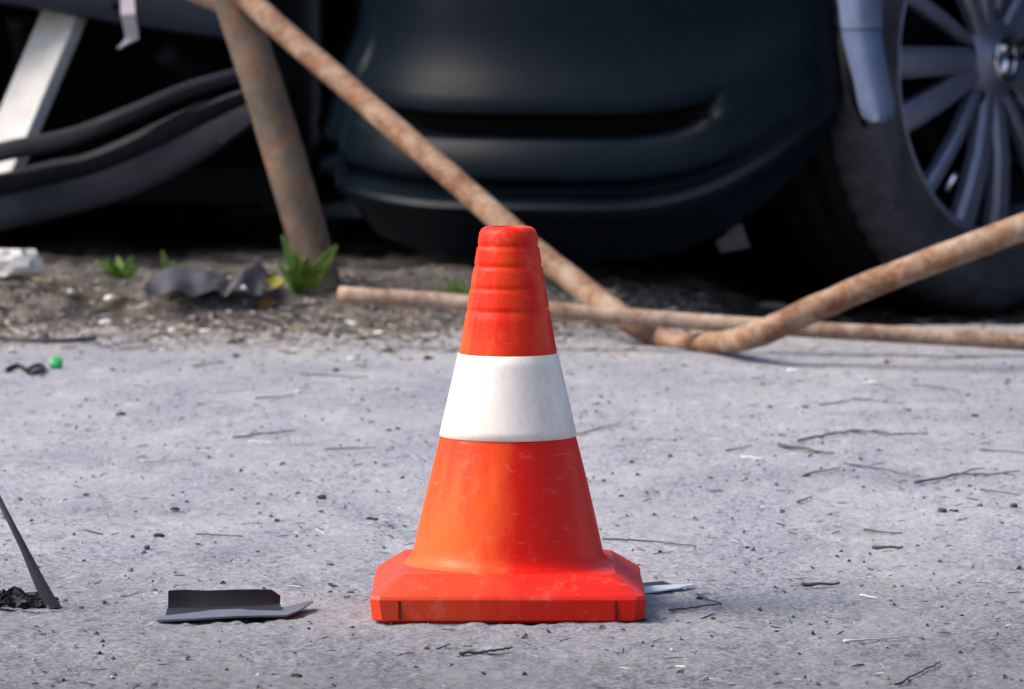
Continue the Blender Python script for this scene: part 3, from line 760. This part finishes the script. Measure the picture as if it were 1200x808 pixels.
# pale shard by the cone base
ps = thing('pale_shard', 'pale bluish plastic splinter beside the right foot of the cone', 'car part', G(780, 690))
rows = [[G(748, 688, 0.004), G(748, 695, 0.002)], [G(770, 686, 0.006), G(772, 692.5, 0.003)], [G(795, 685, 0.0055), G(796, 689, 0.004)], [G(811, 684, 0.004), G(812, 685.5, 0.004)]]
mk('splinter', *sheet_geo(rows, 0.0012), M['paleplast'], ps)
rows = [[G(746, 684, 0.002), G(748, 692, 0.001)], [G(765, 682, 0.003), G(775, 693, 0.001)], [G(778, 681, 0.001), G(803, 691.5, 0.001)]]
mk('dark_backing', *sheet_geo(rows, 0.0012), M['blackpl'], ps)

# green bottle cap, lying tilted
gc = G(66, 432); gcz = top_z(gc.x, gc.y)
capax = Vector((0.1, -0.75, 0.62)).normalized(); u1 = capax.cross(Z).normalized(); u2 = capax.cross(u1)
cc_ = Vector((gc.x, gc.y, gcz + 0.0072))
capp = [(0.0, 0.0045), (0.0070, 0.0045), (0.0080, 0.0034), (0.0084, -0.0045), (0.0077, -0.0045), (0.0073, 0.002), (0.0, 0.0025)]
V, F = lathe_geo(capp, None, lambda r, h, th: cc_ + capax * h + (u1 * math.cos(th) + u2 * math.sin(th)) * r * (1 + (0.02 if r > 0.0099 and int(th * 20) % 2 else 0)), 44)
tag(mk('bottle_cap', V, F, M['green'], None, True), 'small green plastic bottle cap lying on the asphalt', 'bottle cap')
# black loop scraps beside it
for k, (pts, lab) in enumerate((([(8, 437), (16, 432), (26, 433), (30, 437), (36, 434)], 'crumpled black rubber scrap left of the green cap'), ([(33, 440), (38, 433), (48, 431), (51, 435), (44, 440), (35, 440)], 'small black rubber loop next to the green cap'))):
    q = [GT(*p) + Vector((0, 0, 0.003)) for p in pts]
    tag(mk('rubber_scrap', *tube_geo(catmull(q, 5), 0.0026, 8, 0.3), M['blackpl'], None, True), lab, 'scrap')
# thin cable along the verge
q = [GT(-40, 401), GT(0, 402), GT(35, 404.5), GT(80, 404.5), GT(112, 402)]
tag(mk('cable', *tube_geo([p + Vector((0, 0, 0.006)) for p in catmull(q, 6)], 0.0032, 8, 0.1), M['chip'], None, True), 'thin dark cable lying on asphalt near the soil verge', 'cable')

def wiggle(a, b, n, amp, rng):
    out = []
    d = (b - a); s = Vector((-d.y, d.x, 0)).normalized() if d.length > 0 else X
    for i in range(n + 1):
        p = a.lerp(b, i / n) + s * rng.uniform(-amp, amp)
        out.append(p)
    return out
rngt = random.Random(11)
def twig(pts, r, mat='twig', lab='thin dark dry twig lying on the asphalt', grp='dry twigs on the asphalt', name='twig', fork=False):
    q = [GT(*p) for p in pts]
    full = []
    for a, b in zip(q[:-1], q[1:]): full += wiggle(a, b, 4, (b - a).length * 0.022, rngt)[:-1]
    full.append(q[-1])
    path = [Vector((p.x, p.y, top_z(p.x, p.y) + 0.0011 + r * 0.9 + rngt.uniform(0, r * 0.8))) for p in catmull(full, 2)]
    rad = [r * (1.0 - 0.55 * i / len(path)) * rngt.uniform(0.85, 1.15) for i in range(len(path))]
    gs = [tube_geo(path, rad, 6, 0.2)]
    if fork:
        for f in (0.35, 0.6):
            i = int(len(path) * f); a = path[i]
            e = a + Vector((rngt.uniform(0.015, 0.035), rngt.choice((-1, 1)) * rngt.uniform(0.02, 0.05), 0.002))
            gs.append(tube_geo([a, a.lerp(e, .5) + Vector((0, 0, 0.002)), e], [r * .6, r * .5, r * .3], 5))
    o = mk(name, *join(gs), M[mat], None, True)
    return tag(o, lab, 'twig' if mat == 'twig' else 'straw', grp)
twig([(913, 526), (977, 536)], 0.0022, lab='short straight thick twig lying close to the forked twig', grp=None)
twig([(934, 520), (965, 514), (1005, 508), (1045, 513), (1087, 511)], 0.0016, fork=True, lab='forked dry twig spread over pale asphalt right of the cone', grp=None)
twig([(1072, 569), (1125, 559), (1160, 560), (1195, 556)], 0.0015, fork=True)
twig([(990, 546), (1040, 554), (1072, 561)], 0.0010)
twig([(1022, 647), (1058, 647)], 0.0020, lab='stubby brown stick on the asphalt', grp=None)
twig([(939, 690), (984, 689)], 0.0019, lab='short straight dark stick lying alone on asphalt', grp=None)
for a in ([(1050, 807), (1078, 792), (1102, 780)], [(784, 719), (815, 716), (846, 711)], [(817, 700), (844, 711)], [(706, 635), (760, 638), (815, 644)], [(1012, 625), (1057, 629)], [(851, 531), (881, 525)], [(934, 592), (953, 585)], [(676, 512), (728, 497)], [(960, 478), (985, 474), (1009, 470)], [(1069, 453), (1095, 455), (1121, 460)], [(272, 516), (345, 508)], [(352, 441), (430, 445)], [(140, 412), (178, 409)], [(225, 432), (262, 426)], [(1148, 530), (1200, 533)], [(380, 529), (440, 528)], [(230, 629), (285, 632)], [(1150, 577), (1196, 583)], [(940, 560), (985, 551)], [(1000, 470), (1060, 476)], [(300, 470), (345, 466)]):
    twig(a, rngt.uniform(0.0008, 0.0013))
twig([(538, 771), (570, 769), (600, 765)], 0.0016, lab='short dark stick in front of the cone base', grp=None)
for a in ([(165, 544), (225, 542)], [(292, 520), (320, 522)], [(990, 756), (1061, 750)], [(0, 537), (28, 536)], [(1008, 702), (1030, 705)], [(250, 462), (300, 458)], [(868, 538), (895, 541)]):
    twig(a, 0.0011, 'straw', 'pale straw stalk lying on the asphalt', 'pale straws on the asphalt', 'straw')
def lump(name, px, py, sx, sz, mat, lab, cat, grp=None, sy=None, seed=0, sub=2):
    p = GT(px, py); bm = bmesh.new(); bmesh.ops.create_icosphere(bm, subdivisions=sub, radius=1)
    for v in bm.verts:
        k = 1 + 0.45 * mnoise.noise(v.co * 1.3 + Vector((seed * 3.7, px * .1, py * .1))) + 0.18 * mnoise.noise(v.co * 3.1 + Vector((px, seed, 0)))
        v.co = Vector((v.co.x * sx * k, v.co.y * (sy or sx * 0.9) * k, max(v.co.z * k, -0.5) * sz))
        v.co += p + Vector((0, 0, sz * 0.42 + 0.0008))
    V = [v.co.copy() for v in bm.verts]; F = [tuple(v.index for v in f.verts) for f in bm.faces]; bm.free()
    return tag(mk(name, V, F, M[mat]), lab, cat, grp)
i = 0
for px, py, w in ((876, 644, 4), (910, 742, 3.5), (1125, 767, 4.5), (1029, 795, 4.5), (910, 792, 3.5), (836, 727, 4), (172, 644, 5), (302, 648, 3.5), (243, 527, 4), (232, 527, 4), (440, 611, 6), (392, 689, 4.5), (411, 696, 5), (41, 803, 5), (62, 806, 5), (347, 795, 8), (126, 408, 6), (142, 488, 7), (26, 389, 6), (283, 400, 6), (277, 419, 5), (943, 478, 5), (1142, 489, 5.5), (1065, 482, 4), (1039, 426, 5), (95, 714, 5), (675, 778, 4), (755, 728, 5), (350, 383, 7), (250, 372, 6), (820, 573, 3.5), (728, 583, 4), (740, 543, 4), (1104, 601, 7), (785, 536, 4), (456, 506, 5), (466, 504, 4), (394, 436, 7), (186, 631, 8), (205, 599, 7), (101, 582, 5), (377, 585, 9), (500, 762, 6), (433, 610, 5), (1120, 601, 4), (1012, 572, 4), (915, 511, 4), (1188, 595, 6), (1075, 641, 4)):
    s = 0.72 * w / FPX * (G(px, py).y); i += 1
    lump('grit_stone', px, py, s * rngt.uniform(.8, 1.3), s * rngt.uniform(.35, .7), 'chip', 'small dark crumb of grit lying on the asphalt', 'stone', 'dark grit crumbs on the asphalt', s * rngt.uniform(.6, 1.2), i)
for px, py, w, h in ((124, 381, 14, 8), (82, 347, 9, 9), (131, 353, 13, 9), (202, 389, 8, 4), (240, 389, 13, 3.5), (928, 436, 10, 4), (288, 340, 8, 8), (108, 358, 8, 4), (345, 412, 5, 2.5), (1020, 450, 16, 3), (412, 422, 9, 3), (350, 460, 7, 2.5)):
    d = G(px, py).y / FPX; i += 1
    lump('white_scrap', px, py, w * d * .6, h * d * .55, 'paper', 'small whitish crumb of rubbish along the soil edge', 'scrap', 'whitish rubbish crumbs', w * d * .5, i)
# pale rubble block and neighbours
lump('rubble_block', 8, 322, 0.045, 0.030, 'stone', 'pale broken concrete lump on the soil verge', 'rubble', None, 0.03, 5, 3)
lump('rubble_block', 905, 362, 0.022, 0.007, 'stone', 'flat dusty concrete flake beside the car tyre', 'rubble', None, 0.02, 8, 3)
# grey torn sheet on the verge
rows = []
for i_ in range(40):
    u = i_ / 39; px = 168 + 138 * u
    r = []
    hump = 0.60 + 0.30 * math.exp(-((u - .28) / .22) ** 2) - 0.28 * math.exp(-((u - .70) / .05) ** 2) + 0.55 * math.exp(-((u - .86) / .09) ** 2)
    for j in range(13):
        v = j / 12
        yy = 7.72 + 0.03 * u + 0.10 * v + 0.010 * mnoise.noise(Vector((u * 6, 4, v)))
        xx = (px - 600) / FPX * 7.75 + 0.012 * v + 0.006 * mnoise.noise(Vector((u * 3, v * 4, 9)))
        lift = 0.022 + 0.016 * math.sin(v * 2.4) - 0.022 * max(0, .12 - v) / .12 * (0.4 + 0.6 * math.sin(u * 11) ** 2)
        r.append(Vector((xx, yy, 0.032 + hump * lift + 0.010 * mnoise.noise(Vector((u * 7, v * 3, 1.1))))))
    rows.append(r)
o = mk('torn_sheet', *sheet_geo(rows, 0.002), M['rag'], None, True)
tag(smooth_angle(o, 40), 'crumpled dark grey plastic sheet lying on the littered soil', 'scrap')
# plants
def blade(base, tip, w, curl, n=7, wide=0.55):
    rows = []
    d = tip - base; s = d.cross(Vector((0.15, -1, 0.2))).normalized()
    for k in range(n + 1):
        t = k / n
        c = base + d * t + Vector((0, 0, curl * math.sin(t * math.pi) * d.length)) 
        ww = w * (math.sin(min(1, t * 0.93 + 0.07) ** wide * math.pi) ** 0.8 + 0.06)
        f = 0.35 * ww
        rows.append([c + s * (a * ww) + Vector((0, -f * (a * a) + f, 0)) for a in (-1, -0.5, 0, 0.5, 1)])
    return sheet_geo(rows, 0.0006)
def plant(px, py, leaves, lab, mat='leaf', name='weed', grp=None, cat='plant'):
    b = GT(px, py); t = thing(name, lab, cat, b, grp)
    for (tx, ty, w, dy) in leaves:
        tip = P(tx, ty, b.y + dy)
        bs = b + Vector(((tx - px) * 0.0001, 0, -0.004))
        mk('leaf', *blade(bs, tip, w, 0.05), M[mat], t, True)
    return t
plant(354, 343, [(331, 276, 0.0080, 0.0), (345, 294, 0.0085, -0.03), (356, 284, 0.0080, 0.02), (395, 288, 0.0125, -0.02), (374, 284, 0.0090, 0.03), (370, 308, 0.0095, -0.04), (338, 314, 0.0075, -0.03), (388, 306, 0.0085, -0.04), (360, 300, 0.010, -0.05), (322, 306, 0.006, 0.0)], 'bright green broad-leaved weed at the foot of the rusty post')
plant(145, 327, [(112, 306, 0.006, 0), (125, 303, 0.006, -.02), (138, 300, 0.006, .02), (155, 300, 0.007, 0), (163, 310, 0.006, -.02), (147, 308, 0.006, 0), (120, 318, 0.006, -.02)], 'low dark green weed on the verge under the torn bumper')
plant(198, 318, [(190, 294, 0.005, 0), (203, 305, 0.004, .01), (212, 310, 0.004, 0)], 'single-stalk green sprout behind the crumpled grey sheet')
plant(308, 335, [(322, 320, 0.012, -.02), (300, 322, 0.006, 0), (334, 329, 0.009, -.03)], 'yellowing limp leaves beside the broad-leaved weed', 'yleaf')
def tuft(px, py, n, hpx, spread, lab, mat, grp=None, seed=1):
    rg = random.Random(seed); b = GT(px, py); gs = []
    for k in range(n):
        o_ = Vector((rg.uniform(-1, 1) * spread, rg.uniform(-1, 1) * spread * .8, 0)); bs = b + o_ * .6
        bs.z = top_z(bs.x, bs.y) - 0.003
        hh = hpx / 850 * rg.uniform(.45, 1.1)
        tip = bs + Vector((o_.x * .4 + rg.uniform(-1.1, 1.1) * hh, o_.y * .4 + rg.uniform(-.6, .6) * hh, hh * rg.uniform(.4, 1)))
        gs.append(blade(bs, tip, 0.0016 * rg.uniform(.6, 1.3), rg.uniform(-.05, .15), 4, 0.3))
    return tag(mk('grass_tuft', *join(gs), M[mat]), lab, 'grass', grp)
tuft(536, 345, 26, 30, 0.016, 'small green grass tuft behind the thin rusty pipe', 'leaf', None, 2)
tuft(80, 340, 60, 26, 0.075, 'mound of dry tangled brown grass beside the concrete lump', 'drygrass', None, 3)
tuft(455, 340, 18, 18, 0.03, 'sparse dry grass blades near the pipe end', 'drygrass', None, 4)
tuft(700, 352, 16, 20, 0.03, 'thin dry grass blades in the car shadow', 'drygrass', None, 5)
tuft(118, 356, 40, 22, 0.05, 'pale bleached grass stalks next to white scraps', 'drygrass', None, 6)
tuft(225, 335, 14, 20, 0.05, 'few dark green grass blades behind the grey sheet', 'leaf', None, 9)
lf = GT(312, 362)
tag(mk('fallen_leaf', *blade(lf + Vector((-.012, 0, .004)), lf + Vector((.016, -.006, .008)), 0.008, .1), M['brownleaf'], None, True), 'orange brown dead leaf on the soil below the green weed', 'leaf')

# ------------------------------------------------------------------ uncountable litter and grit
def scatter(name, n, spot, size, mat, lab, seed, sticks=0.4, flat=0.45):
    rg = random.Random(seed); V = []; F = []
    for _ in range(n):
        x, y = spot(rg); z = top_z(x, y) + 0.0006; s = size(rg); c = Vector((x, y, z + s * flat * 0.5))
        a = rg.uniform(0, 6.28)
        if rg.random() < sticks:
            u = Vector((math.cos(a), math.sin(a), rg.uniform(-.15, .35))).normalized() * s * rg.uniform(2, 6)
            w = Vector((-math.sin(a), math.cos(a), 0)) * s * 0.28; h_ = Vector((0, 0, s * 0.35))
        else:
            u = Vector((math.cos(a), math.sin(a), rg.uniform(-.4, .4))) * s * rg.uniform(.7, 1.4)
            w = Vector((-math.sin(a), math.cos(a), rg.uniform(-.3, .3))) * s * rg.uniform(.5, 1.1); h_ = Vector((0, 0, s * flat * rg.uniform(.4, 1.2)))
        n0 = len(V)
        V += [c - u - w * .6 - h_ * .6, c + u * .8 - w - h_ * .6, c + u + w * .7 - h_ * .6, c - u * .7 + w - h_ * .6, c - u * .5 - w * .3 + h_, c + u * .6 + w * .1 + h_ * .8]
        F += [(n0, n0 + 1, n0 + 5, n0 + 4), (n0 + 1, n0 + 2, n0 + 5), (n0 + 2, n0 + 3, n0 + 4, n0 + 5), (n0 + 3, n0, n0 + 4), (n0, n0 + 3, n0 + 2, n0 + 1)]
    me = bpy.data.meshes.new(name); me.from_pydata([tuple(v) for v in V], [], F); me.materials.append(M[mat])
    o = bpy.data.objects.new(name, me); COL.objects.link(o)
    return tag(o, lab, kind='stuff')
def spot_verge(rg):
    x = rg.uniform(-0.95, 0.30) if rg.random() < .85 else rg.uniform(0.2, 0.9)
    e = float(soil_edge(np.array([x]))[0]); return x, e + (abs(rg.gauss(0.0, 0.22)) - 0.04 if rg.random() < .76 else -abs(rg.gauss(0.0, 0.20))) + rg.uniform(-.04, .04)
scatter('leaf_litter', 11000, spot_verge, lambda r: (0.0010 + 0.0036 * r.random() ** 2) * (1.8 if r.random() < .06 else 1), 'litter', 'brown litter of dead leaves, stalks and crumbs on the soil', 31, 0.45)
def spot_road(rg):
    y = rg.uniform(3.95, 7.9); return rg.uniform(-0.105, 0.135) * y, y
scatter('grit', 5200, spot_road, lambda r: 0.0006 + 0.0022 * r.random() ** 3.5, 'gravel', 'fine loose grit scattered over the asphalt', 32, 0.10, 0.6)
scatter('chaff', 1500, spot_road, lambda r: 0.0008 + 0.0014 * r.random() ** 2, 'litter', 'fine dry chaff strewn over the asphalt', 33, 0.85, 0.5)
